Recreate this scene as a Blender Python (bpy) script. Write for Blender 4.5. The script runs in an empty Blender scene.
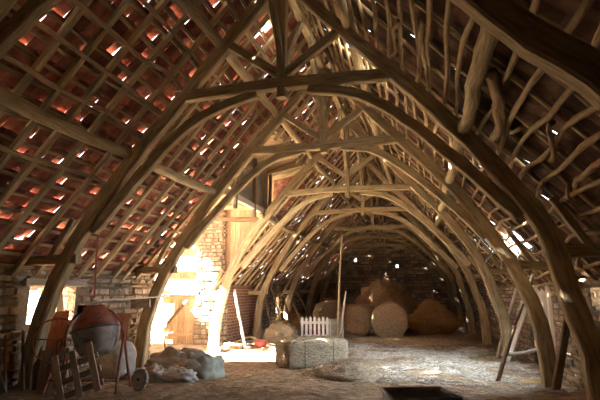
import bpy, math, random
from mathutils import Vector, Matrix, noise
random.seed(11)
rnd = random.uniform
C = bpy.context.scene.collection
AX = -2.1                      # barn axis (camera stands at X = 0)
V = Vector

# ------------------------------------------------------------------ helpers
def smooth(t):
    t = min(1, max(0, t)); return t*t*(3-2*t)
def ground(x, y):              # earth floor, a little lower past the first bays
    return -.05 - .28*smooth((y-6.5)/5.0)

class MB:
    def __init__(s): s.v = []; s.f = []; s.uv = []; s.mi = []; s.sm = []
    def add(s, vs, fs, uvs=None, mi=0, sm=False):
        o = len(s.v); s.v += [tuple(p) for p in vs]
        for k, f in enumerate(fs):
            s.f.append([o+i for i in f]); s.mi.append(mi); s.sm.append(sm)
            s.uv.append(uvs[k] if uvs else [(vs[i][0]+vs[i][1], vs[i][2]) for i in f])
    def hexa(s, p, mi=0):      # p: four bottom, four top
        s.add(p, [(3,2,1,0),(4,5,6,7),(0,1,5,4),(1,2,6,5),(2,3,7,6),(3,0,4,7)], None, mi)
    def box(s, x0, x1, y0, y1, z0, z1, mi=0):
        s.hexa([(x0,y0,z0),(x1,y0,z0),(x1,y1,z0),(x0,y1,z0),(x0,y0,z1),(x1,y0,z1),(x1,y1,z1),(x0,y1,z1)], mi)
    def beam(s, pts, w, h, ref=(0,1,0), n=None, jit=.0, wob=.0, mi=0, cham=.12):
        """hewn timber: section w along ref, h across; w/h numbers or (start,end)"""
        P = resample(pts, n); N = len(P)
        W = (w, w) if not isinstance(w, tuple) else w
        Hh = (h, h) if not isinstance(h, tuple) else h
        ref = V(ref).normalized(); vs = []; L = 0; us = []
        for i, p in enumerate(P):
            t = (P[min(i+1, N-1)]-P[max(i-1, 0)]).normalized()
            a = (ref - t*ref.dot(t)).normalized(); b = t.cross(a)
            k = i/max(1, N-1)
            ww = (W[0]+(W[1]-W[0])*k)*(1+rnd(-jit, jit)); hh = (Hh[0]+(Hh[1]-Hh[0])*k)*(1+rnd(-jit, jit))
            q = p + a*rnd(-wob, wob) + b*rnd(-wob, wob)
            c = min(ww, hh)*cham
            for sx, sy in ((ww/2-c, hh/2), (ww/2, hh/2-c), (ww/2, -hh/2+c), (ww/2-c, -hh/2), (-ww/2+c, -hh/2), (-ww/2, -hh/2+c), (-ww/2, hh/2-c), (-ww/2+c, hh/2)):
                vs.append(q + a*sx + b*sy)
            if i: L += (P[i]-P[i-1]).length
            us.append(L)
        s.ring(vs, us, 8, (W[0]+Hh[0])*2, mi, False)
    def ring(s, vs, us, m, per, mi, sm, closed=False):
        N = len(us); fs = []; uv = []; off = rnd(0, 50)
        for i in range(N-1):
            for j in range(m):
                fs.append((i*m+j, i*m+(j+1) % m, (i+1)*m+(j+1) % m, (i+1)*m+j))
                uv.append([(us[i]+off, per*j/m), (us[i]+off, per*(j+1)/m), (us[i+1]+off, per*(j+1)/m), (us[i+1]+off, per*j/m)])
        fs.append(tuple(range(m-1, -1, -1))); uv.append([(off, j*.02) for j in range(m)])
        fs.append(tuple((N-1)*m+j for j in range(m))); uv.append([(off, j*.02) for j in range(m)])
        s.add(vs, fs, uv, mi, sm)
    def pole(s, pts, r, m=8, n=None, jit=.0, wob=.0, mi=0, sm=True, flat=1.0):
        P = resample(pts, n); N = len(P); vs = []; us = []; L = 0
        R = r if isinstance(r, tuple) else (r, r)
        for i, p in enumerate(P):
            t = (P[min(i+1, N-1)]-P[max(i-1, 0)]).normalized()
            ref = V((0,0,1)) if abs(t.z) < .9 else V((1,0,0))
            a = (ref-t*ref.dot(t)).normalized(); b = t.cross(a); k = i/max(1, N-1)
            q = p + a*rnd(-wob, wob)+b*rnd(-wob, wob)
            for j in range(m):
                g = 2*math.pi*j/m; rr = (R[0]+(R[1]-R[0])*k)*(1+rnd(-jit, jit))
                vs.append(q+a*(rr*math.cos(g)*flat)+b*(rr*math.sin(g)))
            if i: L += (P[i]-P[i-1]).length
            us.append(L)
        s.ring(vs, us, m, 2*math.pi*R[0], mi, sm)
    def torus(s, M, R, r, a0=0, a1=360, n=28, m=8, sx=1, sy=1):
        pts = [M @ V((R*sx*math.cos(math.radians(a0+(a1-a0)*i/n)), R*sy*math.sin(math.radians(a0+(a1-a0)*i/n)), 0)) for i in range(n+1)]
        s.pole(pts, r, m, len(pts))
    def lathe(s, M, prof, n=28, mi=0, sm=True, nz=0):
        vs = []; N = len(prof)
        for i, (r, z) in enumerate(prof):
            for j in range(n):
                g = 2*math.pi*j/n
                p = V((r*math.cos(g), r*math.sin(g), z))
                if nz: p += p.normalized()*noise.noise(M @ p*2.3)*nz
                vs.append(M @ p)
        fs = [(i*n+j, i*n+(j+1) % n, (i+1)*n+(j+1) % n, (i+1)*n+j) for i in range(N-1) for j in range(n)]
        fs.append(tuple(range(n-1, -1, -1))); fs.append(tuple((N-1)*n+j for j in range(n)))
        s.add(vs, fs, None, mi, sm)
    def blob(s, c, r, nu=26, nv=14, amp=.18, fr=1.6, mi=0, p=2.0, fine=.0, floor=None):
        vs = [];  c = V(c); sd = V((rnd(0, 99), rnd(0, 99), rnd(0, 99)))
        for i in range(nv+1):
            th = math.pi*i/nv
            for j in range(nu):
                g = 2*math.pi*j/nu
                d = V((math.sin(th)*math.cos(g), math.sin(th)*math.sin(g), math.cos(th)))
                q = sum(abs(x)**p for x in d)**(-1/p)
                k = q*(1+amp*noise.noise(d*fr+sd)+amp*.5*noise.noise(d*fr*2.7+sd)+fine*noise.noise(d*fr*9+sd))
                w = c+V((d.x*r[0], d.y*r[1], d.z*r[2]))*k
                if floor is not None and w.z < floor: w.z = floor
                vs.append(w)
        fs = [(i*nu+j, (i+1)*nu+j, (i+1)*nu+(j+1) % nu, i*nu+(j+1) % nu) for i in range(nv) for j in range(nu)]
        s.add(vs, fs, None, mi, True)
    def stem(s, p, q, r):
        p = V(p); q = V(q); t = (q-p).normalized(); a = t.orthogonal().normalized(); b = t.cross(a)
        ring = [a*r, a*-.5*r+b*.87*r, a*-.5*r-b*.87*r]
        s.add([p+k for k in ring]+[q+k for k in ring], [(0,1,4,3),(1,2,5,4),(2,0,3,5)])
    def build(s, name, mat, parent=None):
        me = bpy.data.meshes.new(name); me.from_pydata(s.v, [], s.f)
        uvl = me.uv_layers.new(name='UVMap'); flat = []
        for l in s.uv:
            for u in l: flat += [u[0], u[1]]
        uvl.data.foreach_set('uv', flat)
        me.polygons.foreach_set('material_index', s.mi); me.polygons.foreach_set('use_smooth', s.sm)
        for m in (mat if isinstance(mat, (list, tuple)) else [mat]): me.materials.append(m)
        me.update(); o = bpy.data.objects.new(name, me); C.objects.link(o)
        if parent: o.parent = parent
        return o

def resample(pts, n):
    P = [V(p) for p in pts]
    if n is None or len(P) == 1: return P
    if n == len(P): return P
    if len(P) == 2: return [P[0].lerp(P[1], i/(n-1)) for i in range(n)]
    out = []; seg = len(P)-1
    for i in range(n):
        t = i/(n-1)*seg; k = min(seg-1, int(t)); f = t-k
        p0, p1, p2, p3 = P[max(k-1, 0)], P[k], P[k+1], P[min(k+2, seg)]
        out.append(.5*((2*p1)+(p2-p0)*f+(2*p0-5*p1+4*p2-p3)*f*f+(3*p1-p0-3*p2+p3)*f**3))
    return out

def tag(o, label=None, cat=None, group=None, kind=None):
    for k, v in (('label', label), ('category', cat), ('group', group), ('kind', kind)):
        if v: o[k] = v
    return o
def empty(name, loc, label, cat, group=None, rz=0):
    o = bpy.data.objects.new(name, None); C.objects.link(o); o.location = loc; o.rotation_euler = (0, 0, rz)
    o.empty_display_size = .2
    return tag(o, label, cat, group)

# ------------------------------------------------------------------ materials
def nodes(name):
    m = bpy.data.materials.new(name); m.use_nodes = True; t = m.node_tree
    return m, t, t.nodes['Principled BSDF']
def N(t, kind, **kw):
    n = t.nodes.new(kind)
    for k, v in kw.items():
        if k in n.inputs: n.inputs[k].default_value = v
        else: setattr(n, k, v)
    return n
def ramp(t, fac, stops):
    r = t.nodes.new('ShaderNodeValToRGB'); e = r.color_ramp.elements
    while len(e) < len(stops): e.new(.5)
    for k, (p, c) in enumerate(stops): e[k].position = p; e[k].color = (*c, 1)
    t.links.new(fac, r.inputs[0]); return r.outputs[0]
def bump(t, b, h, st, dist=.02):
    n = N(t, 'ShaderNodeBump', Strength=st, Distance=dist); t.links.new(h, n.inputs['Height']); t.links.new(n.outputs[0], b.inputs['Normal'])
def wood(name, c1, c2, c3, rough=.85, sc=(1.6, 26, 1), st=.6, vary=.35):
    m, t, b = nodes(name); uv = N(t, 'ShaderNodeUVMap'); mp = N(t, 'ShaderNodeMapping', Scale=sc)
    t.links.new(uv.outputs[0], mp.inputs[0])
    n = N(t, 'ShaderNodeTexNoise', Scale=1.6, Detail=6, Roughness=.65); t.links.new(mp.outputs[0], n.inputs['Vector'])
    col = ramp(t, n.outputs[0], [(.3, c1), (.5, c2), (.72, c3)])
    oi = N(t, 'ShaderNodeNewGeometry'); mr = N(t, 'ShaderNodeMapRange'); mr.inputs[3].default_value = 1-vary; mr.inputs[4].default_value = 1+vary*.6
    t.links.new(oi.outputs['Random Per Island'], mr.inputs[0])
    mx = N(t, 'ShaderNodeMix', data_type='RGBA', blend_type='MULTIPLY'); mx.inputs[0].default_value = 1
    t.links.new(col, mx.inputs[6]); t.links.new(mr.outputs[0], mx.inputs[7]); t.links.new(mx.outputs[2], b.inputs['Base Color'])
    b.inputs['Roughness'].default_value = rough; b.inputs['Specular IOR Level'].default_value = .25
    bump(t, b, n.outputs[0], st); return m
def mottled(name, stops, scale=6, rough=.9, st=.4, dist=.02, island=0, detail=8, spec=.2, metal=0, stretch=(1,1,1)):
    m, t, b = nodes(name); tc = N(t, 'ShaderNodeTexCoord'); mp = N(t, 'ShaderNodeMapping', Scale=stretch); t.links.new(tc.outputs['Object'], mp.inputs[0])
    n = N(t, 'ShaderNodeTexNoise', Scale=scale, Detail=detail, Roughness=.65); t.links.new(mp.outputs[0], n.inputs['Vector'])
    col = ramp(t, n.outputs[0], stops)
    if island:
        g = N(t, 'ShaderNodeNewGeometry'); mr = N(t, 'ShaderNodeMapRange'); mr.inputs[3].default_value = 1-island; mr.inputs[4].default_value = 1+island*.7
        t.links.new(g.outputs['Random Per Island'], mr.inputs[0])
        mx = N(t, 'ShaderNodeMix', data_type='RGBA', blend_type='MULTIPLY'); mx.inputs[0].default_value = 1
        t.links.new(col, mx.inputs[6]); t.links.new(mr.outputs[0], mx.inputs[7]); col = mx.outputs[2]
    t.links.new(col, b.inputs['Base Color']); b.inputs['Roughness'].default_value = rough
    b.inputs['Specular IOR Level'].default_value = spec; b.inputs['Metallic'].default_value = metal
    bump(t, b, n.outputs[0], st, dist); return m
def bricks(name):
    m, t, b = nodes(name); tc = N(t, 'ShaderNodeTexCoord'); sep = N(t, 'ShaderNodeSeparateXYZ'); cb = N(t, 'ShaderNodeCombineXYZ')
    t.links.new(tc.outputs['Object'], sep.inputs[0]); t.links.new(sep.outputs[1], cb.inputs[0]); t.links.new(sep.outputs[2], cb.inputs[1])
    br = N(t, 'ShaderNodeTexBrick', Color1=(.42,.17,.09,1), Color2=(.30,.11,.06,1), Mortar=(.5,.42,.33,1), Scale=1.0)
    br.inputs['Brick Width'].default_value = .30; br.inputs['Row Height'].default_value = .115; br.inputs['Mortar Size'].default_value = .013
    t.links.new(cb.outputs[0], br.inputs['Vector']); t.links.new(br.outputs[0], b.inputs['Base Color']); b.inputs['Roughness'].default_value = .95
    inv = N(t, 'ShaderNodeMath', operation='SUBTRACT'); inv.inputs[0].default_value = 1; t.links.new(br.outputs['Fac'], inv.inputs[1])
    bump(t, b, inv.outputs[0], .7); return m

M = {}
M['oak'] = wood('old_oak', (.20,.145,.08), (.43,.335,.195), (.61,.50,.32))
M['lath'] = wood('split_lath', (.20,.13,.075), (.36,.26,.16), (.50,.38,.25), sc=(2.5, 30, 1))
M['branch'] = wood('barked_pole', (.19,.12,.06), (.36,.25,.14), (.50,.38,.24), sc=(2, 14, 1))
M['grey_wood'] = wood('weathered_board', (.20,.17,.14), (.36,.32,.27), (.50,.45,.39))
M['brown_wood'] = wood('brown_board', (.10,.06,.035), (.20,.13,.08), (.30,.21,.13))
M['pale_wood'] = wood('pale_board', (.45,.38,.29), (.62,.55,.45), (.75,.69,.6))
M['white_wood'] = wood('white_board', (.62,.58,.52), (.78,.75,.70), (.86,.84,.8), vary=.12)
M['door_wood'] = wood('door_board', (.34,.23,.13), (.50,.36,.22), (.62,.48,.33), vary=.2)
M['yellow_wood'] = wood('yellow_board', (.48,.30,.10), (.62,.42,.16), (.7,.5,.24))
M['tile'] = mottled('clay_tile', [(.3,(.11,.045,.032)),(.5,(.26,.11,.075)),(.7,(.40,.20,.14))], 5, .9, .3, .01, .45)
M['tile_r'] = mottled('shaded_clay_tile', [(.3,(.06,.035,.022)),(.5,(.12,.065,.04)),(.7,(.19,.11,.075))], 5, .9, .3, .01, .45)  # clay tile darkened, shade of the right slope put into its colour
M['stone'] = mottled('rubble_stone', [(.3,(.26,.19,.13)),(.5,(.42,.33,.24)),(.7,(.58,.49,.39))], 9, .95, .6, .02, .4)
M['mortar'] = mottled('earth_mortar', [(.3,(.15,.11,.075)),(.6,(.28,.21,.15))], 14, .98, .5)
M['brick'] = bricks('red_brick')
M['earth'] = mottled('straw_strewn_earth', [(.28,(.13,.09,.06)),(.46,(.25,.18,.125)),(.6,(.37,.285,.20)),(.75,(.50,.41,.29))], 5.5, .95, .8, .03, detail=12)
M['straw'] = mottled('loose_straw', [(.3,(.34,.25,.13)),(.5,(.52,.41,.24)),(.7,(.68,.57,.38))], 3, .8, .2, .01, .35)
M['lightened'] = mottled('lightened_straw_stems', [(.3,(.48,.44,.36)),(.6,(.70,.66,.57))], 3, .8, .2, .01, .3)  # straw tone lightened to help the daylight patch on the floor
M['hay'] = mottled('brown_hay', [(.3,(.24,.16,.085)),(.5,(.46,.32,.18)),(.7,(.62,.47,.29))], 16, .95, 1.0, .03, detail=12)
M['hay_orange'] = mottled('golden_hay', [(.3,(.36,.21,.09)),(.5,(.60,.38,.18)),(.7,(.74,.52,.28))], 16, .95, 1.0, .03, detail=12)
M['bale'] = mottled('grey_straw', [(.3,(.19,.145,.095)),(.5,(.34,.27,.18)),(.7,(.48,.40,.28))], 14, .95, 1.0, .03, detail=12, stretch=(1,1,2.5))
M['red_paint'] = mottled('rusty_red_paint', [(.35,(.24,.10,.07)),(.5,(.50,.20,.13)),(.7,(.56,.31,.22))], 7, .6, .15, spec=.4)
M['grey_steel'] = mottled('cement_caked_steel', [(.35,(.20,.19,.17)),(.5,(.44,.42,.39)),(.68,(.60,.57,.54))], 6, .7, .3, spec=.4)
M['rust'] = mottled('rusty_sheet', [(.3,(.20,.075,.035)),(.5,(.34,.13,.07)),(.7,(.42,.24,.15))], 4, .8, .2)
M['black'] = mottled('black_casing', [(.3,(.012,.012,.012)),(.7,(.035,.033,.03))], 8, .5, .1)
M['dark_metal'] = mottled('dark_painted_steel', [(.3,(.13,.12,.125)),(.6,(.24,.22,.23)),(.75,(.27,.21,.18))], 9, .55, .2, spec=.5)
M['pale_metal'] = mottled('galvanised_steel', [(.3,(.35,.35,.34)),(.6,(.52,.52,.5))], 9, .5, .1, spec=.5)
M['corrugated'] = mottled('weathered_corrugated_sheet', [(.3,(.22,.17,.12)),(.6,(.36,.29,.21))], 3, .7, .1, spec=.4)
M['sack'] = mottled('woven_white_sack', [(.3,(.40,.36,.31)),(.6,(.58,.54,.48))], 12, .8, .3)
M['dirty_white'] = mottled('dirty_white_plastic', [(.3,(.38,.36,.33)),(.6,(.62,.60,.57))], 6, .6, .4)
M['green_tarp'] = mottled('faded_green_tarp', [(.35,(.32,.29,.22)),(.5,(.36,.38,.32)),(.7,(.42,.50,.45))], 3, .7, .5)
M['brown_tarp'] = mottled('dusty_brown_tarp', [(.3,(.26,.22,.17)),(.6,(.46,.40,.33))], 4, .8, .5)
M['orange_sack'] = mottled('orange_sacking', [(.3,(.36,.15,.04)),(.7,(.62,.32,.11))], 6, .85, .4)
M['pink'] = mottled('red_plastic', [(.3,(.52,.10,.08)),(.7,(.66,.18,.14))], 5, .5, .05)
M['blue_sheet'] = mottled('pale_blue_sheet', [(.3,(.36,.44,.54)),(.7,(.55,.64,.74))], 2, .5, .2)
M['plaster'] = mottled('pale_lime_render', [(.3,(.46,.43,.38)),(.6,(.64,.61,.55))], 4, .95, .3)
M['wire'] = mottled('dark_wire', [(.3,(.05,.04,.03)),(.7,(.1,.08,.06))], 9, .8, .1)
M['strap'] = mottled('faded_red_strap', [(.3,(.30,.09,.05)),(.7,(.42,.15,.09))], 9, .8, .1)
M['grass'] = mottled('dry_yard', [(.3,(.30,.26,.18)),(.6,(.42,.38,.28))], 1, 1, .2)

# ------------------------------------------------------------------ floor
def floor_z(x, y):
    p = V((x, y, 0))
    return ground(x, y) + .05*noise.noise(p*.55) + .025*noise.noise(p*2.1) + .012*noise.noise(p*6)
mb = MB(); x0, x1, y0, y1 = -9.75, 3.5, -3.3, 33.2
nx, ny = 100, 250
vs = [(x0+(x1-x0)*i/nx, y0+(y1-y0)*j/ny) for j in range(ny+1) for i in range(nx+1)]
mb.add([(x, y, floor_z(x, y)) for x, y in vs], [(j*(nx+1)+i, j*(nx+1)+i+1, (j+1)*(nx+1)+i+1, (j+1)*(nx+1)+i) for j in range(ny) for i in range(nx)], None, 0, True)
tag(mb.build('floor', M['earth']), kind='structure')
mb = MB(); mb.box(-90, 90, -80, 110, -1.2, -.75)
tag(mb.build('ground', M['grass']), kind='structure')

mb = MB()                                        # loose straw trodden over the earth
for k in range(15000):
    if k % 3: x = rnd(-6, 2.5); y = 5+11*rnd(0, 1)**1.3
    else: x = rnd(-3.2, 2.6); y = rnd(9.5, 19)
    a = rnd(0, 6.28); l = rnd(.04, .16); z = floor_z(x, y)+.004
    dx, dy = math.cos(a)*l, math.sin(a)*l
    mb.stem((x, y, z+rnd(0, .012)), (x+dx, y+dy, floor_z(x+dx, y+dy)+.004+rnd(0, .03)), rnd(.002, .0042))
tag(mb.build('loose_straw', M['straw']), 'pale loose straw trodden over the brown earth floor', 'straw', kind='stuff')

mb = MB()  # paler straw laid where daylight falls, its lightness adding to that patch
for k in range(9000):
    y = rnd(9.9, 17.4); x = -2.0+(y-9.9)*-.05+4.7*rnd(0, 1)**.8+rnd(-.3, .0)
    if noise.noise(V((x*.8, y*.8, 3))) < -.12 or x > 2.6: continue
    a = rnd(0, 6.28); l = rnd(.08, .26); dx, dy = math.cos(a)*l, math.sin(a)*l
    mb.stem((x, y, floor_z(x, y)+rnd(.004, .02)), (x+dx, y+dy, floor_z(x+dx, y+dy)+.006+rnd(0, .04)), rnd(.004, .008))
tag(mb.build('lightened_straw', M['lightened']), 'bleached pale straw brightening the lit patch of floor below the right truss legs', 'straw', kind='stuff')

# ------------------------------------------------------------------ walls
def cells(y0, y1, z0, z1, holes):
    ys = sorted({y0, y1, *[h[0] for h in holes], *[h[1] for h in holes]}); zs = sorted({z0, z1, *[h[2] for h in holes], *[h[3] for h in holes]})
    for a, b in zip(ys, ys[1:]):
        for c, d in zip(zs, zs[1:]):
            if not any(h[0] <= (a+b)/2 <= h[1] and h[2] <= (c+d)/2 <= h[3] for h in holes): yield a, b, c, d
def stones(mb, place, y0, y1, z0, z1, holes, sw=(.16, .42), sh=(.09, .17), pro=.05, top=None):
    """courses of irregular stones; place(s, z, out) gives the point"""
    z = z0
    while z < z1-.03:
        h = rnd(*sh); y = y0+rnd(-.1, 0)
        while y < y1-.03:
            w = rnd(*sw); a, b = max(y, y0), min(y+w, y1); c, d = z, min(z+h, z1)
            y += w
            if b-a < .05: continue
            if any(a < hh[1] and b > hh[0] and c < hh[3] and d > hh[2] for hh in holes): continue
            if top and top((a+b)/2) < d: continue
            j = lambda: rnd(-.018, .018); g = .012; o = pro*rnd(.5, 1.4); i = .02
            bs = [place(a+g+j(), c+g+j(), -.03), place(b-g+j(), c+g+j(), -.03), place(b-g+j(), d-g+j(), -.03), place(a+g+j(), d-g+j(), -.03)]
            ts = [place(a+g+i+j(), c+g+i+j(), o+j()*.7), place(b-g-i+j(), c+g+i+j(), o+j()*.7), place(b-g-i+j(), d-g-i+j(), o+j()*.7), place(a+g+i+j(), d-g-i+j(), o+j()*.7)]
            mb.hexa(bs+ts, 1)
        z += h
XL, XR, TH = -6.98, 2.98, .6
def side_wall(name, side, y0, y1, z1, holes, mats, stone=True, mi=0):
    mb = MB(); X = XL if side < 0 else XR
    for a, b, c, d in cells(y0, y1, -.9, z1, holes):
        mb.box(min(X, X+side*TH), max(X, X+side*TH), a, b, c, d, mi)
    if stone:
        stones(mb, lambda s, z, o: (X-side*o, s, z), y0, y1, -.4, z1, holes)
        for h in holes:                          # rough reveals
            for yy, sg in ((h[0], 1), (h[1], -1)):
                stones(mb, lambda s, z, o: (s, yy+sg*o*.6, z), min(X, X+side*TH), max(X, X+side*TH), max(h[2], -.3), min(h[3], z1), [], (.15, .3), (.1, .16))
    o = mb.build(name, mats); tag(o, kind='structure'); return o
SM = [M['mortar'], M['stone']]
WIN = (7.15, 8.35, .98, 1.66)
PY0, PY1 = 11.3, 15.8                           # the cart porch on the left
side_wall('wall_left', -1, -3, PY0, 1.98, [WIN], SM)
side_wall('wall_left.001', -1, PY1+.5, 19.6, 1.75, [], [M['brick']], False)
side_wall('wall_left.002', -1, 19.6, 33, 1.95, [(22.45, 22.95, .5, 1.25)], SM)
WINR = (8.75, 9.5, 1.22, 1.68); DR = (12.2, 14.25, -.9, 2.0)
side_wall('wall_right', 1, -3, 33, 1.98, [WINR, DR], SM)
mb = MB(); y = DR[0]-.05                          # side doorway, closed with old pale boards
while y < DR[1]:
    mb.beam([(XR+.1+rnd(-.01, .01), y+.11, -.5), (XR+.1, y+.11, 2.0)], .035, .205, (1,0,0), 2); y += .21
tag(mb.build('door_2', M['pale_wood']), kind='structure')
mb = MB(); mb.beam([(XR+.3, DR[0]-.3, 2.02), (XR+.3, DR[1]+.3, 2.0)], .5, .16, (1,0,0), 8, .05)
tag(mb.build('trim_2', M['oak']), kind='structure')
# window 1: timber lintel and sill board in the left wall
w = MB(); w.beam([(XL-.22, WIN[0]-.2, 1.74), (XL-.22, WIN[1]+.2, 1.74)], .62, .14, (1,0,0), 8, .05)
win1 = tag(w.build('window_1', M['grey_wood']), kind='structure')
w = MB(); w.beam([(XR+.25, WINR[0]-.15, 1.74), (XR+.25, WINR[1]+.15, 1.74)], .5, .12, (1,0,0), 8, .05)
tag(w.build('window_2', M['oak']), kind='structure')

# end gable, with two holes where stones fell out
def gable(name, y, dirn, holes, z1=7.6):
    mb = MB(); H2 = [(-4.5, -4.28, 3.58, 3.84), (-1.56, -1.38, 3.14, 3.34)] if holes is True else holes
    top = lambda x: 7.6-1.15*abs(x-AX)
    for a, b, c, d in cells(XL, XR, -.9, 1.97, [h for h in H2 if h[2] < 1.9]): mb.box(a, b, min(y, y+dirn*.5), max(y, y+dirn*.5), c, d)
    zz = 1.97
    rows = sorted({*[1.97+.19*i for i in range(30)], *[q for h in H2 for q in h[2:4] if q > 1.97]})
    for c, d in zip(rows, rows[1:]):
        hw = (7.6-c)/1.15
        if hw < .1: break
        xs = [AX-hw, AX+hw]
        hs = sorted(h for h in H2 if h[2] <= (c+d)/2 <= h[3])
        cuts = [xs[0]]
        for h in hs: cuts += [max(xs[0], h[0]), h[1]]
        cuts.append(xs[1])
        for i in range(0, len(cuts), 2): mb.box(cuts[i], cuts[i+1], min(y, y+dirn*.5), max(y, y+dirn*.5), c, d)
    stones(mb, lambda s, z, o: (s, y-dirn*o, z), XL, XR, -.4, 7.4, H2, (.3, .7), (.18, .3), .05, top)
    tag(mb.build(name, SM), kind='structure')
gable('wall_back', 33.0, 1, True)
gable('wall_front', -3.0, -1, [])

# ------------------------------------------------------------------ cart porch
PX = -9.7
mb = MB()                                        # near side wall of the porch
mb.box(PX, XL-TH, PY0-.5, PY0, -.9, 4.9)
tag(mb.build('wall_porch', SM), kind='structure')
mb = MB()                                        # stone corner pier between porch and nave
mb.box(-8.02, XL, PY1, PY1+.5, -.9, 4.62)
stones(mb, lambda s, z, o: (s, PY1-o, z), -8.02, XL, -.5, 4.6, [], (.18, .45), (.1, .2), .05)
stones(mb, lambda s, z, o: (XL+o, s, z), PY1, PY1+.5, -.5, 4.6, [], (.18, .3), (.1, .2), .05)
tag(mb.build('wall_pier', SM), kind='structure')
mb = MB(); x = -9.5                              # boarded wall over the door
while x < -8.03:
    w_ = min(.19, -8.03-x); mb.beam([(x+w_/2, PY1+.07, 1.62+rnd(-.02, .02)), (x+w_/2, PY1+.07, 4.85)], w_-.008, .03, (1,0,0), 2); x += .19
wp = tag(mb.build('wall_boarding', M['door_wood']), kind='structure')
for z in (2.35, 3.2, 4.1):
    b = MB(); b.beam([(-9.55, PY1+.01, z), (-7.98, PY1+.01, z+rnd(-.04, .04))], .08, .13, (0,1,0), 6, .06); b.build('rail', M['oak'], wp)
b = MB(); x = -9.42
while x < -8.1:
    w_ = .165; b.beam([(x+w_/2, PY1+.1, -.5), (x+w_/2, PY1+.1, 1.42)], w_-.007, .03, (1,0,0), 2); x += w_
d1 = tag(b.build('door_1', M['door_wood']), kind='structure')
b = MB(); b.beam([(-9.35, PY1+.05, .15), (-8.35, PY1+.05, 1.25)], .04, .11, (0,1,0), 2); b.build('brace', M['brown_wood'], d1)
for z in (0.0, 1.32):
    b = MB(); b.beam([(-9.42, PY1+.06, z), (-8.12, PY1+.06, z)], .04, .1, (0,1,0), 2); b.build('rail', M['door_wood'], d1)
mb = MB(); mb.beam([(-9.7, PY1+.08, 1.52), (-7.9, PY1+.08, 1.52)], .2, .18, (0,1,0), 8, .05)
tag(mb.build('trim_3', M['pale_wood']), kind='structure')
mb = MB(); y = PY0                               # unseen porch front boards, added and part heightened to shape the sunlight
while y < 15.5:
    mb.beam([(PX, y+.1, -.8), (PX, y+.1, 4.75 if 13.75 < y < 15.0 else 2.05+rnd(-.03, .03))], .03, .195, (1,0,0), 2); y += .2
tag(mb.build('wall_sun_boards', M['door_wood']), kind='structure')
b = MB(); b.beam([(XL-TH, 7.7, 2.3), (XL-TH-.75, 7.7, 2.08)], 1.9, .04, (0,1,0), 2); b.build('sun_shield', M['grey_wood'], win1)  # unseen board added outside the window to block the sunbeam
# porch roof: boards and tiles sloping gently outward
mb = MB(); y = PY0-.4
while y < PY1+.5:
    mb.beam([(-3.5, y+.1, 5.98), (-10.1, y+.1, 4.86)], .2, .03, (0,1,0), 2); y += .205
pr_ = tag(mb.build('ceiling_porch', M['lath']), kind='structure')
for y in (11.6, 12.7, 13.8, 14.9, 15.7):
    b = MB(); b.beam([(-3.7, y, 5.86), (-10.0, y, 4.78)], .1, .14, (0,1,0), 8, .08, .01); b.build('rafter', M['oak'], pr_)

for nm, yy in (('wall_cheek', PY1+.22), ('wall_cheek.001', PY0-.3)):   # cheeks of the porch above the main roof
    mb = MB(); x = -9.6
    while x < -3.6:
        zt = 5.98+(x+3.5)*.17; zb = max(7.65+1.15*(x-AX)+.05, 1.9 if yy > 14 else 4.6)
        if x < -8 and yy > 14: zb = 4.8
        if zt > zb+.02: mb.beam([(x+.1, yy, zb), (x+.1, yy, zt)], .192, .03, (1,0,0), 2, mi=0 if x < -5.1 else 1)
        x += .2
    if yy > 14:
        z = 4.2
        while z < 5.9:                           # clay tiles hung on the upper cheek
            x = -5.05+rnd(-.1, 0)
            while x < -3.5:
                if z+.2 > 7.65+1.15*(x-AX) and z+.24 < 5.95+(x+3.5)*.17: mb.hexa([(x, yy-.06, z), (x+.165, yy-.06, z), (x+.165, yy-.04, z), (x, yy-.04, z), (x, yy-.03, z+.27), (x+.165, yy-.03, z+.27), (x+.165, yy-.015, z+.27), (x, yy-.015, z+.27)], 1)
                x += .172
            z += .2
    tag(mb.build(nm, [M['door_wood'], M['tile']]), kind='structure')

# corrugated sheets closing the opening over the porch
t = empty('corrugated_panel', (-5.0, 13.4, 4.2), 'grey corrugated metal sheets on dark studs above the porch', 'corrugated sheet')
mb = MB(); n = 150; prof = []
for i in range(n+1):
    z = .1+1.5*i/n; prof.append((.014*math.sin(i/n*1.5/.076*2*math.pi), z))
vs = []; y0_, y1_ = -1.7, 1.6
for o in (0, .004):
    for xx, z in prof: vs += [(xx+o, y0_, z), (xx+o, y1_, z-.0)]
fs = [(2*i, 2*i+2, 2*i+3, 2*i+1) for i in range(n)]; k = 2*(n+1); fs += [(k+2*i, k+2*i+1, k+2*i+3, k+2*i+2) for i in range(n)]
mb.add(vs, fs, None, 0, True); mb.build('sheet', M['corrugated'], t)
for y in (-1.5, 0.05, 1.62):
    b = MB(); b.beam([(.07, y, -.35), (.07, y, 1.55)], .1, .1, (0,1,0), 6, .08, .006); b.build('stud', M['brown_wood'], t)
b = MB(); b.beam([(.03, -2.2, .02), (.03, 2.0, -.04)], .14, .18, (1,0,0), 10, .06, .01); b.build('sole_plate', M['pale_wood'], t)
mb = MB(); mb.beam([(-8.0, PY1+.1, 4.72), (-5.05, PY1-.05, 4.5)], .16, .16, (0,1,0), 10, .06, .01)
tag(mb.build('timber_beam', M['oak']), 'pale horizontal beam resting on top of the rubble pier', 'beam')
mb = MB(); mb.beam([(-7.3, PY1-.06, 4.2), (-5.0, PY1-.1, 4.1)], .14, .14, (0,1,0), 10, .06, .01)
tag(mb.build('timber_beam', M['brown_wood']), 'dark horizontal beam set just below the pale beam by the rubble pier', 'beam')

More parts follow.
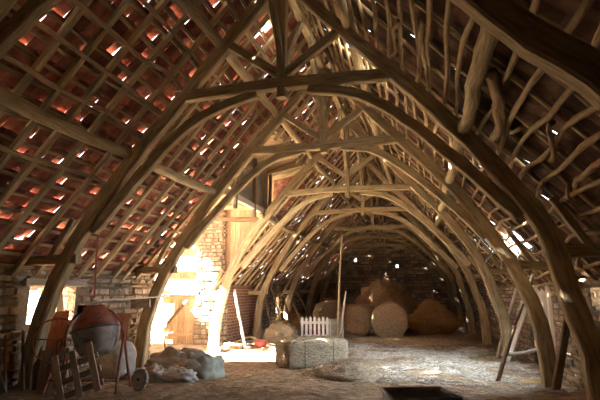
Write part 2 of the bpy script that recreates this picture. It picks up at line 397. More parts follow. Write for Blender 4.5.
# ------------------------------------------------------------------ roof
Z0 = 7.65; CU, SU = .656, .755
def RP(side, s, y, off=0):                       # point on a roof slope: s metres down from the ridge
    return V((AX+side*(s*CU+off*SU), y, Z0-s*SU+off*CU))
SL = 8.0; EX = .285
HOLE_L = lambda s, y: PY0-.2 < y < PY1-.35 and s > 2.45
HOLE_R = lambda s, y: 10.9 < y < 12.3 and sof(2.05, 1) < s < sof(2.45, 1)
def in_list(s, y, lst): return any(abs(s-a)*1.0 < ra and abs(y-b) < rb for a, b, ra, rb in lst)
def sof(x, side): return side*(x-AX)/CU
MISS_L = [(sof(-2.84, -1), 8.07, .2, .1), (sof(-5.2, -1), 10.8, .16, .14)]
MISS_R = [(sof(-1.0, 1), 8.75, .5, .2), (sof(-.5, 1), 8.5, .3, .25), (sof(.98, 1), 9.3, .16, .14), (sof(1.85, 1), 15, .16, .2), (sof(2.12, 1), 15, .16, .2),
          (sof(1.44, 1), 27.9, .16, .16), (sof(1.77, 1), 28.3, .16, .16), (sof(2.16, 1), 28.7, .16, .12), (sof(-.49, 1), 6.2, .16, .1)]
def tiles(side, loose, miss, hole):
    mb = MB(); rows = int(SL/EX); W = .172
    for i in range(rows):
        y = -3.2+rnd(0, W)
        while y < 33.4:
            yc = y; y += W; s0 = i*EX
            if hole(s0+EX*.6, yc): continue
            if in_list(s0+EX*.5, yc+W/2, miss): continue
            q = random.random(); ov = rnd(.05, .09); gap = rnd(.0, .015); sh = 0
            if q < loose: ov = rnd(.025, .05); gap = rnd(.02, .055)
            if side < 0 and yc < 7.5 and q < loose: q = q if random.random() < (.62 if yc > 3.2 else .05) else 1
            if yc < 2.8: q = 1; ov = max(ov, .08); gap = 0
            if q < loose*.1 and 4.0 < yc < 7.3 and s0 < 3.2: q = loose*.5
            if q < loose*(.06 if yc < 13 else .04): sh = rnd(.05, .10); gap = rnd(.015, .04)
            if q < loose*.004: continue
            a, b = s0+sh-.02, s0+EX+ov+sh*.6
            o0, o1 = rnd(0, .006), .032+gap; sk = rnd(-.006, .006); th = .013; g = -.0015
            p = lambda s, yy, o: RP(side, s, yy, o)
            mb.hexa([p(a, yc+g, o0), p(a, yc+W-g, o0), p(b, yc+W-g+sk, o1), p(b, yc+g+sk, o1), p(a, yc+g, o0+th), p(a, yc+W-g, o0+th), p(b, yc+W-g+sk, o1+th), p(b, yc+g+sk, o1+th)])
    return mb
def roof(side):
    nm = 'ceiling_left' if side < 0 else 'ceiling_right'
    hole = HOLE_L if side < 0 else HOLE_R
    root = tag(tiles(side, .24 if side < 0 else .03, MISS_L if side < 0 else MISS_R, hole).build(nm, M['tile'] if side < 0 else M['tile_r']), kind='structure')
    # battens along the roof
    i = 0
    while i*EX < SL-.05:
        s = i*EX+.05
        spans = [(-3.1, 33.2)]
        if side < 0 and s > 2.4: spans = [(-3.1, PY0-.15), (PY1-.3, 33.2)]
        for a, b in spans:
            m = MB(); n = max(4, int((b-a)/.9))
            if side < 0:
                pts = [RP(side, s+rnd(-.03, .03), a+(b-a)*k/n, -.026+rnd(-.006, .006)) for k in range(n+1)]
                m.beam(pts, .038, .058, RP(side, 0, 0, 1)-RP(side, 0, 0, 0), n*2, .15)
            else:
                pts = [RP(side, s+rnd(-.085, .085), a+(b-a)*k/n, -.115+rnd(-.02, .02)) for k in range(n+1)]
                m.pole(pts, (.036, .028), 7, n*3, .16, .004)
            m.build('batten', M['lath'] if side < 0 else M['branch'], root)
        i += 1
    # rafters down the slope
    y = -2.8; k = 0
    while y < 33:
        st = SL
        if side < 0 and PY0+.1 < y < PY1-.4: st = 2.55
        m = MB(); dy = rnd(-.12, .12)
        pts = [RP(side, st*q/6, y+dy*q/6+rnd(-.03, .03), (-.105 if side < 0 else -.055)+rnd(-.012, .012)) for q in range(7)]
        if side < 0: m.beam(pts, (.085, .1), .08, (0,1,0), 14, .12, .006)
        else: m.pole(pts, (.030, .036), 7, 14, .12, .006)
        m.build('rafter', M['oak'] if side < 0 else M['branch'], root)
        y += rnd(.5, .62) if side < 0 else rnd(.55, .75); k += 1
    if side < 0:                                 # stout poles lashed under the rafters of the first bays
        for k in range(9):
            s = .9+k*.55; e = 7.2 if k > 3 else rnd(7.5, 9.6); m = MB(); n = 9
            pts = [RP(side, s+rnd(-.06, .06), 1.0+(e-1.0)*q/n, -.175+rnd(-.012, .012)) for q in range(n+1)]
            m.beam(pts, .045, .07, RP(side, 0, 0, 1)-RP(side, 0, 0, 0), 24, .14, .006); m.build('lashed_pole', M['lath'], root)
    # purlins, bay by bay
    ys = [-3.0]+TY+[33.0]
    for s in (2.05, 4.6):
        for a, b in zip(ys, ys[1:]):
            if side < 0 and s > 3 and a > 10 and b < 15: continue
            m = MB(); sag = rnd(.03, .12)
            pts = [RP(side, s+rnd(-.04, .04)+(sag if 0 < q < 4 else 0)*.6, a-.25+(b-a+.5)*q/4, -.25-(sag if 0 < q < 4 else 0)*.5) for q in range(5)]
            m.pole(pts, (.10, .085), 9, 14, .08, .012); m.build('purlin', M['oak'], root)
    # wall plate
    for a, b in (((-3, PY0), (PY1, 33)) if side < 0 else ((-3, 33),)):
        m = MB(); m.beam([((XL-.12) if side < 0 else (XR+.12), a+(b-a)*q/8, 2.02+rnd(-.02, .02)) for q in range(9)], .2, .16, (1,0,0), 30, .08, .01); m.build('wall_plate', M['oak'], root)
    return root
TY = [3.5, 7.0, 10.45, 14.3, 18.6, 23.0, 27.2, 31.0]
rl = roof(-1); rr_ = roof(1)
# ridge: capping tiles outside, ridge beam inside
mb = MB(); y = -3.2
while y < 33.3:
    if not 7.9 < y < 8.1:
        p = [(AX-.17, y, Z0-.12), (AX-.12, y, Z0+.02), (AX, y, Z0+.08), (AX+.12, y, Z0+.02), (AX+.17, y, Z0-.12)]
        q = [(a, y+.43, b) for a, _, b in p]
        mb.add(p+q+[(a, b, c-.02) for a, b, c in p+q], [(i, i+1, i+6, i+5) for i in range(4)]+[(i+10, i+15, i+16, i+11) for i in range(4)])
    y += .4
mb.build('ridge_tiles', M['tile'], rl)
for a, b in zip([-3.0]+TY, TY+[33.0]):
    m = MB(); m.beam([(AX+rnd(-.02, .02), a-.1, 7.08), (AX+rnd(-.02, .02), (a+b)/2, 7.05), (AX, b+.1, 7.08)], .14, .17, (1,0,0), 12, .07, .008); m.build('ridge_beam', M['oak'], rl)
# stray crooked poles lashed under the right slope
CP = [((1.05, 5.0), (1.28, 6.5), .075), ((1.55, 5.0), (1.72, 5.9), .035), ((1.95, 4.9), (2.0, 6.0), .04), ((.3, 5.2), (.45, 6.6), .035), ((.05, 5.6), (-.1, 6.9), .03)]
for (xa, ya), (xb, yb), r in CP:
    m = MB(); pts = []
    for q in range(5):
        f = q/4; x = xa+(xb-xa)*f; s = sof(x, 1); pts.append(RP(1, s+rnd(-.05, .05), ya+(yb-ya)*f, -.2+rnd(-.02, .02)))
    m.pole(pts, (r, r*.85), 9, 16, .1, .01); m.build('crooked_pole', M['branch'], rr_)
m = MB()
pp = [RP(1, sof(.62, 1), 3.6, -.36), RP(1, sof(1.1, 1), 3.75, -.4), RP(1, sof(1.7, 1), 3.95, -.38)]
for k in range(16):                              # short stubs of branches and straw caught in the lower slope
    x = rnd(1.2, 2.7); s = sof(x, 1); y = rnd(5.2, 9); l = rnd(.25, .6); a = rnd(-1, 1)
    m.pole([RP(1, s, y, -.16), RP(1, s+l*.5*a, y+l*.5, -.22+rnd(-.03, .03)), RP(1, s+l*a, y+l*.8, -.17)], (.03, .02), 6, 6, .15)
m.build('branch_stubs', M['branch'], rr_)

# ------------------------------------------------------------------ trusses
LAB = {3.5: 'dark curved oak truss overhead, before the one above the cement mixer',
       7.0: 'dark oak truss whose curved foot stands beside the cement mixer',
       10.45: 'dark oak truss standing just before the sunlit porch door',
       14.3: 'sunlit pale truss whose bright leg stands against the rubble pier',
       18.6: 'tan oak truss whose leg stands at the end of the brick wall',
       23.0: 'tan curved truss standing over the picket gate, behind the brick wall truss',
       27.2: 'dim brown truss standing over the round hay bales',
       31.0: 'small dim truss just before the dark stone end gable'}
def truss(Y, fl, fr, zf=5.0, dz=0, ridge_br=True):
    g = floor_z(AX, Y)
    t = empty('roof_truss', (AX, Y, 0), LAB[Y], 'roof truss', 'curved oak trusses along the barn')
    J = lambda a=.03: rnd(-a, a)
    for sd, foot in ((-1, fl), (1, fr)):
        k = foot/4.55
        raw = [(0.05, 6.98), (1.03, 5.88), (1.8, 5.05), (2.96, 3.72), (3.78, 2.48), (4.25*k+.02, 1.5), (4.48*k, .7), (4.55*k, g-.12)]
        if Y < 5 and sd > 0: raw[2:5] = [(1.8, 4.78), (2.62, 3.92), (3.0, 3.5), (3.42, 3.06), (3.85, 2.45)]
        pts = [(sd*(u+J(.02)), J(.015), z+J(.03)) for u, z in raw]
        m = MB(); m.beam(pts, (.15, .23), (.18, .31), (0,1,0), 34, .05, .008); m.build('cruck_blade', M['oak'], t)
        if Y < 5 and sd > 0: continue
        m = MB(); br = [(.45, 4.9), (1.2, 4.74), (1.92, 4.28), (2.9, 3.32), (3.52, 2.62)]
        m.beam([(sd*(u+J(.02)), .02+J(.01), z+J(.03)+dz) for u, z in br], (.12, .15), (.15, .19), (0,1,0), 22, .05, .006); m.build('arch_brace', M['oak'], t)
        m = MB(); m.beam([(sd*.06, .0, 5.22), (sd*.54, .0, 5.57+J(.015)), (sd*1.02, 0, 5.92)], .12, .15, (0,1,0), 10, .06, .005); m.build('strut', M['oak'], t)
        zs = 2.12 if sd > 0 or Y < 12 else 1.52
        u0 = 3.9 if zs > 2 else 4.15
        m = MB(); m.beam([(sd*(u0-.12), .03, zs+J()), (sd*4.93, .03, zs-.02+J())], .16, .17, (0,1,0), 6, .06, .005); m.build('spur_tie', M['oak'], t)
        m = MB(); m.beam([(sd*(u0+.5), .0, zs-.02), (sd*(u0+.05), .0, zs+.75)], .1, .1, (0,1,0), 6, .06); m.build('spur_brace', M['oak'], t)
    c = J(.05)
    m = MB(); m.beam([(-1.98, 0, 4.98+dz), (-.6, -.0, 5.0+c+dz), (.7, 0, 5.0+c*.6+dz), (1.95, 0, 4.99+dz)], .17, .19, (0,1,0), 20, .05, .006); m.build('collar', M['oak'], t)
    m = MB(); m.beam([(J(.03), 0, 4.78+dz), (J(.03), 0, 5.9), (0, 0, 7.02)], .17, (.15, .18), (0,1,0), 14, .05, .004); m.build('king_post', M['oak'], t)
    if ridge_br:
        for q in (-1, 1):
            m = MB(); m.beam([(0.02*q, .05*q, 5.45), (0, .6*q, 6.2+J()), (0, 1.35*q, 6.98)], .1, .13, (1,0,0), 10, .06, .006); m.build('ridge_brace', M['oak'], t)
    return t
for Y, fl, fr, dz in ((3.5, 4.55, 4.4, 0), (7.0, 4.55, 4.3, .0), (10.45, 4.6, 4.5, .05), (14.3, 4.45, 4.4, -.27), (18.6, 4.5, 4.4, -.22), (23.0, 4.5, 4.3, -.32), (27.2, 4.4, 4.2, -.4), (31.0, 4.4, 4.1, -.45)):
    truss(Y, fl, fr, 5, dz)

# ------------------------------------------------------------------ things on the floor
def gz(x, y): return floor_z(x, y)
def plank(name, label, cat, pts, w, t_, mat, ref, group=None, n=8, jit=.04, wob=.003):
    m = MB(); m.beam(pts, w, t_, ref, n, jit, wob); return tag(m.build(name, mat), label, cat, group)
def stick(name, label, cat, pts, r, mat, group=None, n=14):
    m = MB(); m.pole(pts, r, 8, n, .08, .004); return tag(m.build(name, mat), label, cat, group)

# cement mixer
bx, by = -5.4, 7.02; g = gz(bx, by)
t = empty('cement_mixer', (bx, by, g), 'red and grey cement mixer with a round drum, beside the curved truss foot', 'cement mixer', rz=.25)
tilt = Matrix.Translation((.02, -.02, .98)) @ Matrix.Rotation(math.radians(-12), 4, 'Y') @ Matrix.Rotation(math.radians(-8), 4, 'X') @ Matrix.Scale(.96, 4)
m = MB(); m.lathe(tilt, [(.0,-.44),(.22,-.44),(.30,-.38),(.375,-.14),(.40,.0),(.405,.02)], 36); m.build('drum_bowl', M['grey_steel'], t)
m = MB(); m.lathe(tilt, [(.40,.02),(.395,.06),(.355,.19),(.265,.31),(.215,.37),(.21,.40),(.19,.40),(.19,.36),(.24,.29),(.0,.2)], 36); dc = m.build('drum_cone', M['red_paint'], t)
m = MB(); m.torus(tilt @ Matrix.Translation((0,0,.015)), .408, .018, n=40); m.build('seam_band', M['dark_metal'], t)
m = MB(); m.torus(tilt @ Matrix.Translation((0,0,.40)), .205, .014, n=30); m.build('mouth_rim', M['red_paint'], t)
m = MB()
m.torus(Matrix.Translation((0,-.02,.86)) @ Matrix.Rotation(math.pi/2, 4, 'X'), .50, .024, 0, 180, 30)
m.build('yoke', M['red_paint'], t)
m = MB(); m.torus(Matrix.Translation((-.62,-.06,.82)) @ Matrix.Rotation(math.radians(80), 4, 'X') @ Matrix.Rotation(math.radians(25), 4, 'Y'), .36, .016, 0, 360, 40)
m.build('tilting_wheel', M['red_paint'], t)
m = MB(); m.pole([(-.62,-.06,.82),(-.5,-.03,.86)], .03, 10); m.pole([(-.95,-.1,.84),(-.28,-.04,.82)], .012, 8); m.pole([(-.62,-.12,1.16),(-.62,0,.47)], .012, 8); m.build('wheel_hub', M['red_paint'], t)
m = MB(); m.box(-.29,-.15,-.12,.02,1.26,1.4); m.pole([(-.22,-.05,1.2),(-.22,-.05,1.3)], .05, 10); m.build('motor_housing', M['black'], t)
for p in (((-.5,-.02,.9),(-.56,-.2,.45),(-.62,-.34,.02)), ((-.5,-.02,.9),(-.56,.15,.45),(-.62,.3,.02)), ((.5,-.02,.9),(.52,-.2,.45),(.55,-.34,.02)), ((.5,-.02,.9),(.52,.15,.45),(.55,.3,.02))):
    m = MB(); m.pole(p, .024, 8, 8); m.build('leg', M['red_paint'], t)
m = MB(); m.pole([(-.59,-.27,.22),(.535,-.27,.22)], .02, 8); m.build('cross_bar', M['red_paint'], t)

# slatted pallet leaning on the mixer
t = empty('wooden_pallet', (-5.08, 6.4, gz(-5.08, 6.4)+.02), 'small slatted wooden pallet leaning against the cement mixer', 'pallet')
t.rotation_euler = (math.radians(-16), math.radians(-21), math.radians(20))
for x in (-.27, .0, .27):
    m = MB(); m.beam([(x, -.045, 0), (x+.0, -.045, (.72+rnd(-.03, .05)))], .1, .03, (1,0,0), 5, .04); m.build('board', M['pale_wood'], t)
for z in (.12, .33, .54):
    m = MB(); m.beam([(-.36, 0, z), (.36, 0, z)], .05, .09, (0,1,0), 5, .04); m.build('slat', M['grey_wood'], t)

# boards stacked against the left wall, by the window
def sheet(name, label, cat, p0, p1, width, th, mat, ref): return plank(name, label, cat, [p0, p1], width, th, mat, ref, None, 6, .01, .002)
lean = V((.93, .36, 0))
sheet('leaning_sheet', 'tall rusty sheet leaning behind the grey board by the window', 'sheet', (-6.35, 7.18, gz(-6.3,7.2)), (-6.62, 7.48, 1.2), .42, .015, M['rust'], lean)
sheet('leaning_board', 'wide grey board leaning against the rusty sheet beside the truss foot', 'board', (-6.12, 6.93, gz(-6.1,6.9)), (-6.24, 7.1, .58), .46, .03, M['grey_wood'], lean)
sheet('leaning_board', 'dark brown plank standing between the truss foot and the grey board', 'board', (-6.38, 6.86, gz(-6.38,6.86)), (-6.55, 7.06, 1.05), .1, .04, M['brown_wood'], lean)
sheet('leaning_board', 'narrow white plank leaning on the wall under the bright window', 'board', (-6.25, 7.42, gz(-6.2,7.4)), (-6.78, 7.62, 1.7), .12, .03, M['white_wood'], lean)
sheet('leaning_board', 'short pale plank leaning between the rusty sheet and the cement mixer', 'board', (-5.82, 6.62, gz(-5.8,6.6)), (-5.98, 6.95, .72), .13, .03, M['pale_wood'], lean)
sheet('leaning_board', 'pale board end leaning in the dark corner left of the truss foot', 'board', (-6.45, 6.25, gz(-6.4,6.2)), (-6.82, 6.3, .55), .2, .03, M['grey_wood'], lean)
for k, (a, b, l) in enumerate([((-6.5,6.75),(-6.84,6.95,.9),'brown stave leaning on the stone wall behind the truss foot'), ((-6.62,6.5),(-6.86,6.62,.85),'thin dark stave leaning in the corner under the window sill')]):
    stick('stave', l, 'stick', [(a[0], a[1], gz(*a)), ((a[0]+b[0])/2, (a[1]+b[1])/2, b[2]*.5), b], (.03, .022), M['brown_wood'])
sheet('metal_sheet', 'rounded rusty red sheet standing behind the cement mixer', 'sheet', (-6.3, 8.85, gz(-6.3,8.8)), (-6.42, 9.02, 1.1), .5, .015, M['rust'], lean)
stick('long_rod', 'thin pale metal rod lying level from the mixer top to the dark post', 'rod', [(-5.5, 7.05, 1.42), (-5.68, 8.4, 1.43), (-5.86, 10.2, 1.46)], .016, M['pale_metal'])
plank('shelf_board', 'short grey board fixed level on the dark post near the rusty sheet', 'board', [(-6.72, 9.95, 1.28), (-6.28, 10.05, 1.3)], .1, .2, M['grey_wood'], (0,1,0))
stick('hanging_strap', 'faded red strap hanging from the eaves above the cement mixer', 'strap', [(-6.05, 7.7, 2.98), (-6.03, 7.68, 2.3), (-5.98, 7.66, 1.45)], .02, M['strap'])

# sack, wheel and tarpaulin heaps
x, y = -5.98, 8.42; g = gz(x, y)
t = empty('bulk_sack', (x, y, g), 'dirty white woven sack standing full beside the cement mixer', 'sack')
m = MB(); m.blob((0, 0, .34), (.36, .33, .38), 30, 18, .10, 1.4, 0, 4.0, .03, .0); m.build('sack_body', M['sack'], t)
m = MB()
for k in range(7): m.blob((rnd(-.22, .22), rnd(-.2, .2), .70), (rnd(.07, .14), rnd(.07, .12), rnd(.04, .07)), 12, 8, .25, 2)
m.build('contents', M['brown_wood'], t)
x, y = -4.66, 7.28
t = empty('disc_wheel', (x, y, gz(x, y)), 'pale round disc wheel standing on edge in front of the white sack', 'wheel', rz=math.radians(-14))
R_ = Matrix.Translation((0, 0, .185)) @ Matrix.Rotation(math.radians(83), 4, 'X') @ Matrix.Scale(.76, 4)
m = MB(); m.lathe(R_, [(.0,-.03),(.1,-.035),(.16,-.02),(.19,-.03),(.19,.03),(.16,.02),(.1,.035),(0,.03)], 36); m.build('disc', M['dirty_white'], t)
m = MB(); m.torus(R_, .205, .033, n=36, m=10); m.build('tyre', M['pale_metal'], t)
m = MB(); m.lathe(R_, [(.0,-.06),(.03,-.06),(.03,.06),(0,.06)], 16); m.build('hub', M['black'], t)
def heap(name, label, cat, c, r, mat, amp=.25, fr=1.7, p=2.2, fine=.06, group=None, strands=0, nu=40, nv=24, sm=None):
    g = gz(c[0], c[1]); m = MB(); m.blob((c[0], c[1], g+c[2]), r, nu, nv, amp, fr, 0, p, fine, g-.03)
    for k in range(strands):
        i = random.randrange(nu, nu*(nv-3)); q = V(m.v[i]); d = V((rnd(-1, 1), rnd(-1, 1), rnd(-.3, .6))).normalized()
        m.stem(q, q+d*rnd(.06, .22), .004)
    return tag(m.build(name, mat), label, cat, group)
heap('tarpaulin', 'dusty brown tarpaulin heap lying before the porch door', 'tarpaulin', (-5.35, 9.9, .16), (.72, .5, .42), M['brown_tarp'], .3, 2.2, 2.3, .1)
heap('tarpaulin', 'faded green tarpaulin heap lying beside the brown one', 'tarpaulin', (-4.82, 9.95, .10), (.46, .48, .38), M['green_tarp'], .3, 2.2, 2.3, .1)
heap('plastic_bag', 'crumpled dirty white plastic bag lying in front of the brown tarpaulin', 'bag', (-4.72, 8.62, .06), (.42, .26, .17), M['dirty_white'], .4, 2.6, 2.2, .12)
heap('plastic_bag', 'small pale bag slumped between the disc wheel and the tarpaulin', 'bag', (-5.12, 8.5, .08), (.22, .22, .22), M['sack'], .35, 2.4, 2.2, .1)
heap('straw_heap', 'small straw heap spilled beside the white woven sack', 'straw heap', (-5.05, 9.15, .04), (.3, .3, .18), M['hay'], .3, 2, 2, .1, None, 200)
stick('dark_stick', 'dark stick leaning in front of the plank door of the porch', 'stick', [(-7.25, 12.6, gz(-7.2,12.6)), (-7.6, 12.9, .8), (-7.95, 13.2, 1.5)], .03, M['brown_wood'])
stick('pale_prop', 'thin pale prop standing behind the sunlit truss leg', 'pole', [(-5.55, 14.6, gz(-5.5,14.6)), (-5.85, 14.7, .8), (-6.05, 14.75, 1.62)], .045, M['pale_wood'])

# things along the brick wall
def lying(label, a, b, w_, mat, h=.05): return plank('plank', label, 'plank', [(a[0], a[1], gz(*a)+.05), (b[0], b[1], gz(*b)+.06)], w_, h, mat, (0,0,1) if False else (.3,.9,0))
lying('pale weathered plank lying along the foot of the brick wall', (-6.5, 15.2), (-5.2, 17.0), .16, M['pale_wood'])
lying('grey plank lying across the floor in front of the red basin', (-5.9, 14.2), (-4.7, 14.9), .14, M['grey_wood'])
lying('crooked grey plank lying behind the pale plank by the brick wall', (-6.6, 16.3), (-5.3, 17.9), .2, M['grey_wood'], .08)
stick('log', 'bent bare branch lying before the brick wall', 'branch', [(-6.3, 15.6, gz(-6.3,15.6)+.12), (-5.9, 15.9, gz(-5.6,15.8)+.3), (-5.6, 16.4, gz(-5.6,16.4)+.05)], (.05, .03), M['branch'])
heap('rubble_heap', 'low brown heap of earth and rubble before the brick wall', 'rubble heap', (-6.1, 14.9, .0), (.6, .5, .2), M['earth'], .4, 2.6, 2, .2)
heap('rubble_heap', 'small grey rubble pile between the straw bale and the tan truss leg', 'rubble heap', (-4.5, 14.9, .0), (.6, .4, .2), M['earth'], .4, 2.6, 2, .2)
x, y = -5.4, 15.6; t = empty('basin', (x, y, gz(x, y)), 'small red plastic basin at the foot of the tan truss leg', 'basin')
m = MB(); m.lathe(Matrix.Identity(4), [(.0,.0),(.17,.0),(.22,.2),(.205,.2),(.16,.02),(0,.02)], 24); m.build('bowl', M['pink'], t)
m = MB(); m.torus(Matrix.Translation((0,0,.2)), .222, .013, n=28); m.build('rim', M['pink'], t)
heap('hay_bundle', 'shaggy grey hay bundle leaning by the tan truss leg', 'hay bundle', (-5.05, 16.9, .26), (.62, .45, .46), M['bale'], .25, 1.8, 2.2, .12, None, 500)
for k, (x, y, dx, z, l, mt) in enumerate([(-6.0, 18.9, -.5, 1.7, 'thin pole leaning on the brick wall end, nearest the tan truss leg', 'brown_wood'), (-5.7, 19.6, -.7, 1.75, 'second thin pole from the tan truss leg, leaning back', 'oak'), (-5.45, 20.3, -.8, 1.9, 'third thin pole from the tan truss leg, leaning back', 'brown_wood'),
                                       (-5.1, 20.9, -.9, 1.5, 'short brown pole leaning beside the orange sacking', 'oak'), (-4.75, 21.5, -1.0, 1.6, 'slanted dark pole between the orange sacking and the picket gate', 'brown_wood')]):
    stick('leaning_pole', l, 'pole', [(x, y, gz(x, y)), (x+dx*.55, y+.1, z*.5), (x+dx, y+.2, z)], (.05, .035), M[mt])
heap('sack', 'slumped orange sack lit by the hole in the dark side wall', 'sack', (-6.0, 22.5, .35), (.42, .34, .5), M['orange_sack'], .3, 1.8, 2.4, .08)
heap('sack', 'small orange sack slumped beside the taller orange sack', 'sack', (-5.35, 22.4, .15), (.36, .3, .3), M['orange_sack'], .3, 1.8, 2.4, .08)

# picket gate and the grey crate beside it
t = empty('picket_gate', (-3.86, 17.3, gz(-3.9, 17.3)), 'white picket gate panel standing behind the rectangular straw bale', 'picket gate', rz=.12)
for k in range(7):
    x = -.47+k*.157; h = .88+rnd(-.02, .02)
    m = MB(); p = [(x-.045, h), (x, h+.05), (x+.045, h)]
    m.box(x-.045, x+.045, -.035, -.012, .0, h); m.add([(x-.045,-.035,h),(x+.045,-.035,h),(x,-.035,h+.06),(x-.045,-.012,h),(x+.045,-.012,h),(x,-.012,h+.06)], [(0,1,2),(5,4,3),(0,3,4,1),(1,4,5,2),(2,5,3,0)])
    m.build('picket', M['white_wood'], t)
for z in (.2, .68):
    m = MB(); m.box(-.53, .53, -.012, .03, z, z+.09); m.build('rail', M['white_wood'], t)
t = empty('wooden_crate', (-3.12, 17.75, gz(-3.1, 17.7)), 'grey boarded crate standing beside the white picket gate', 'crate', rz=.15)
for z in (.0, .29, .58):
    m = MB(); m.beam([(-.25, -.24, z+.14), (.25, -.24, z+.14)], .03, .26, (0,1,0), 4, .02); m.build('board', M['grey_wood'], t)
    m = MB(); m.beam([(-.25, .24, z+.14), (.25, .24, z+.14)], .03, .26, (0,1,0), 4, .02); m.build('board', M['grey_wood'], t)
    for sx in (-.25, .25):
        m = MB(); m.beam([(sx, -.24, z+.14), (sx, .24, z+.14)], .03, .26, (1,0,0), 4, .02); m.build('board', M['grey_wood'], t)
for sx in (-.23, .23):
    m = MB(); m.box(sx-.03, sx+.03, -.28, -.255, 0, .86); m.build('batten', M['pale_wood'], t)
stick('tall_pole', 'tall thin pole standing upright beside the grey crate', 'pole', [(-3.02, 17.4, gz(-3,17.4)), (-2.95, 17.45, 1.6), (-2.82, 17.6, 3.75)], (.045, .032), M['oak'])
stick('bent_stick', 'pale bent stick leaning beside the tall thin pole', 'stick', [(-3.3, 17.25, gz(-3.3,17.2)+.02), (-2.92, 17.25, .0), (-2.84, 17.35, .5), (-2.7, 17.5, 1.55)], (.04, .028), M['pale_wood'])

# rectangular bale with hay spilled before it
x, y = -2.82, 12.25; g = gz(x, y)
t = empty('straw_bale', (x, y, g), 'big rectangular straw bale lying in front of the picket gate', 'straw bale', rz=math.radians(38))
m = MB(); m.blob((0, 0, .33), (.92, .46, .37), 60, 30, .05, 2.2, 0, 7, .05, 0)
for k in range(1400):
    i = random.randrange(60*4, 60*27); q = V(m.v[i]); d = V((rnd(-1, 1), rnd(-1, 1), rnd(-.5, .8))).normalized(); m.stem(q, q+d*rnd(.03, .13), .003)
m.build('pressed_straw', M['bale'], t)
for xx in (-.4, .4):
    m = MB(); m.pole([(xx, -.475, .02), (xx, -.47, .65), (xx, -.3, .71), (xx, .3, .71), (xx, .47, .65), (xx, .475, .02)], .006, 6); m.build('twine', M['wire'], t)
heap('hay_heap', 'low heap of loose brown hay in front of the rectangular bale', 'hay heap', (-1.75, 10.75, .0), (.85, .7, .30), M['bale'], .3, 1.9, 2, .12, None, 900)
heap('hay_heap', 'small tuft of hay fallen by the corner of the rectangular bale', 'hay heap', (-1.45, 11.6, .0), (.4, .35, .22), M['bale'], .3, 1.9, 2, .12, None, 300)

# round bales and hay at the far end
def round_bale(label, x, y, r, l, rz, mat='hay', z=0):
    g = gz(x, y)+z
    t = empty('round_bale', (x, y, g), label, 'hay bale', 'round hay bales at the end of the barn', rz)
    A = Matrix.Translation((0, 0, r*.94)) @ Matrix.Rotation(math.pi/2, 4, 'X')
    m = MB(); prof = [(0,-l/2),(r*.3,-l/2-.02),(r*.6,-l/2),(r*.85,-l/2+.01),(r*.96,-l/2+.06),(r,-l/2+.16),(r*1.01,0),(r,l/2-.16),(r*.96,l/2-.06),(r*.85,l/2-.01),(0,l/2)]
    m.lathe(A, prof, 44, 0, True, .10)
    for k in range(900):
        q = V(random.choice(m.v)); d = V((rnd(-1, 1), rnd(-1, .6), rnd(-.8, .5))).normalized(); m.stem(q, q+d*rnd(.05, .16), .005)
    m.build('rolled_hay', M[mat], t)
    m = MB()
    pts = [A @ V((r*.88*(1-k/90)*math.cos(k*.33), r*.88*(1-k/90)*math.sin(k*.33), l/2+.015+.01*math.sin(k))) for k in range(85)]
    m.pole(pts, .014, 5); m.build('spiral_layers', M[mat], t)
    return t
round_bale('round hay bale showing its flat rolled face, third from the tall thin pole', -1.25, 19.8, .74, 1.2, .05)
round_bale('round hay bale in the middle of the front three, tucked beside the flat-faced one', -2.4, 20.75, .66, 1.2, -.4)
round_bale('round hay bale standing just behind the tall thin pole', -3.05, 22.0, .66, 1.2, .9)
round_bale('dark round bale alone behind the white picket gate', -4.4, 23.1, .72, 1.2, .5)
heap('hay_stack', 'tall peaked hay stack rising behind the round bales', 'hay stack', (-1.75, 23.2, .9), (1.5, 1.3, 1.55), M['hay'], .22, 1.5, 1.6, .1, None, 1500, 50, 30)
heap('hay_stack', 'golden loose hay stack beside the flat-faced round bale', 'hay stack', (.45, 22.4, .45), (1.2, 1.05, 1.05), M['hay_orange'], .18, 1.5, 1.35, .1, None, 1500, 50, 30)
heap('hay_heap', 'long low bank of hay spread before the round bales', 'hay heap', (-.6, 18.5, -.02), (2.9, .55, .16), M['hay'], .25, 3, 2, .12, None, 1500, 60, 20)
for x, l in ((-.87, 'thin upright post beside the peaked hay stack'), (.56, 'thin upright post rising behind the golden hay stack')):
    stick('upright_post', l, 'post', [(x-.02, 24.2, gz(x, 24.2)), (x, 24.2, 1.0), (x+.02, 24.2, 2.15)], .05, M['grey_wood'])
t = empty('hay_rack', (-4.7, 27.0, gz(-4.7, 27)), 'low wooden rail rack standing in the dark left of the hay stack', 'rack')
for z in (.9, 1.45):
    m = MB(); m.beam([(-1.0, 0, z), (1.0, 0, z)], .1, .1, (0,1,0), 6, .05); m.build('rail', M['oak'], t)
for xx in (-.9, 0, .9):
    m = MB(); m.beam([(xx, .08, 0), (xx, .08, 1.55)], .1, .1, (0,1,0), 6, .05); m.build('post', M['oak'], t)

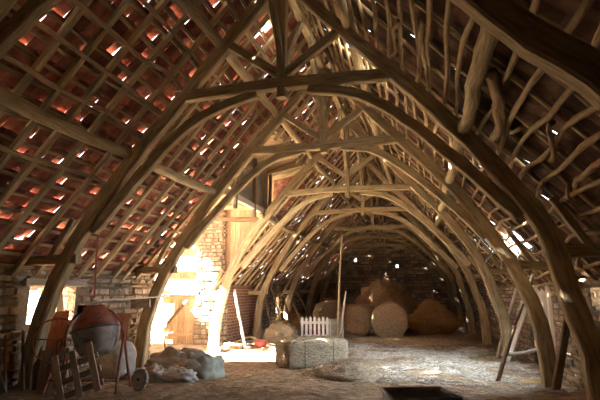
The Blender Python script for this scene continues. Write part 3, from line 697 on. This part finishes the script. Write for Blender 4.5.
# right side, by the doorway
plank('leaning_plank', 'wide white plank leaning in the side doorway', 'plank', [(2.18, 14.0, gz(2.2,14)), (2.9, 14.25, 1.32)], .26, .04, M['white_wood'], (.25,-.95,.1))
stick('leaning_pole', 'long dark pole leaning from the floor up to the dark truss leg', 'pole', [(1.5, 11.05, gz(1.5,11)), (2.0, 11.25, .9), (2.5, 11.5, 1.95)], (.045, .04), M['brown_wood'])
stick('leaning_pole', 'long pale pole leaning beside the white plank', 'pole', [(2.12, 15.2, gz(2.1,15.2)), (2.45, 14.9, .8), (2.8, 14.6, 1.9)], (.06, .045), M['pale_wood'])
stick('low_pole', 'short grey pole propped low across the side doorway', 'pole', [(1.85, 12.6, .06), (2.3, 12.2, .16), (2.75, 11.9, .36)], (.045, .04), M['grey_wood'])
plank('floor_board', 'yellow board lying flat on the straw at the dark truss leg', 'board', [(2.0, 11.25, gz(2.0,11.25)+.035), (2.55, 11.05, gz(2.5,11)+.04)], .42, .03, M['yellow_wood'], (.3,.95,0))
plank('timber_prop', 'dark slanting prop standing between the two truss legs by the right wall', 'prop', [(2.36, 10.05, gz(2.4,10)-.04), (2.6, 10.0, .7), (2.85, 9.95, 1.75)], .13, .13, M['brown_wood'], (0,1,0))
m = MB(); vs = []
for k in range(9):
    for q in range(7):
        p = RP(1, sof(1.75, 1)+q/6*1.3, 12.5+k/8*.8, -.19); p += V((0, 0, -.03+.03*math.sin(k*1.1)+.025*math.sin(q*1.7))); vs.append(p)
m.add(vs+[p+V((.008,0,.01)) for p in vs], [(k*7+q, k*7+q+1, k*7+q+8, k*7+q+7) for k in range(8) for q in range(6)]+[(63+k*7+q, 63+k*7+q+7, 63+k*7+q+8, 63+k*7+q+1) for k in range(8) for q in range(6)], None, 0, True)
tag(m.build('plastic_sheet', M['blue_sheet']), 'pale blue sheet hung under the right roof slope beside the bright gap in the tiles', 'sheet')
stick('hanging_wire', 'dark bent wire hanging from the right roof slope', 'wire', [(1.75, 12.9, 3.55), (1.9, 13, 3.3), (1.93, 13.0, 2.8), (1.78, 13.0, 2.45), (1.70, 13.0, 2.3)], .018, M['wire'])

# steel trough at the camera's feet
x, y = -.07, 6.35; g = gz(x, y)
t = empty('steel_trough', (x, y, g), 'dark rectangular steel trough with a thick rim on the straw', 'trough', rz=.33)
for a in ((-.40, -.36, -.3, .3), (.36, .40, -.3, .3), (-.40, .40, -.3, -.26), (-.40, .40, .26, .3)):
    m = MB(); m.box(a[0], a[1], a[2], a[3], .02, .36); m.build('side', M['dark_metal'], t)
m = MB(); m.box(-.38, .38, -.28, .28, .0, .03); m.build('bottom', M['dark_metal'], t)
m = MB()
for p, q in (((-.41,-.31),(.41,-.31)), ((.41,-.31),(.41,.31)), ((.41,.31),(-.41,.31)), ((-.41,.31),(-.41,-.31))): m.pole([(p[0],p[1],.37),(q[0],q[1],.37)], .022, 8)
m.build('rim', M['dark_metal'], t)
# ------------------------------------------------------------------ light, sky, camera
w = bpy.data.worlds.new('sky'); bpy.context.scene.world = w; w.use_nodes = True; t = w.node_tree
bg = t.nodes['Background']; bg.inputs[0].default_value = (.72, .86, 1.0, 1); bg.inputs[1].default_value = 6.0
sun = bpy.data.lights.new('sun', 'SUN'); sun.energy = 450; sun.angle = .009; sun.color = (1, .93, .83)
so = bpy.data.objects.new('sun', sun); C.objects.link(so); so.rotation_euler = V((.76, .18, -.625)).to_track_quat('-Z', 'Y').to_euler()
ld = bpy.data.lights.new('roof_gap_daylight', 'AREA'); ld.shape = 'RECTANGLE'; ld.size = .75; ld.size_y = 1.35; ld.energy = 1000; ld.spread = math.radians(130); ld.color = (.74, .87, 1)
lo = bpy.data.objects.new('roof_gap_daylight', ld); C.objects.link(lo); lo.location = RP(1, sof(2.25, 1), 11.62, .25); lo.rotation_euler = V((-.755, .1, -.656)).to_track_quat('-Z', 'Y').to_euler()
cam = bpy.data.cameras.new('camera'); co = bpy.data.objects.new('camera', cam); C.objects.link(co)
F = 460.0; ph = math.atan(90/F); th = math.atan(120/F*math.cos(ph))
cam.sensor_width = 36; cam.lens = F/600*36; cam.clip_start = .05; cam.clip_end = 500
co.location = (0, 0, 1.6); co.rotation_euler = (math.pi/2+ph, 0, th)
sc = bpy.context.scene; sc.camera = co
sc.view_settings.view_transform = 'Standard'; sc.view_settings.look = 'None'; sc.view_settings.exposure = 0.15; sc.view_settings.gamma = 1
sc.view_settings.use_curve_mapping = False
sc.cycles.use_denoising = True; sc.cycles.max_bounces = 9; sc.cycles.diffuse_bounces = 7; sc.cycles.glossy_bounces = 2
sc.cycles.sample_clamp_indirect = 12; sc.cycles.caustics_reflective = False; sc.cycles.caustics_refractive = False
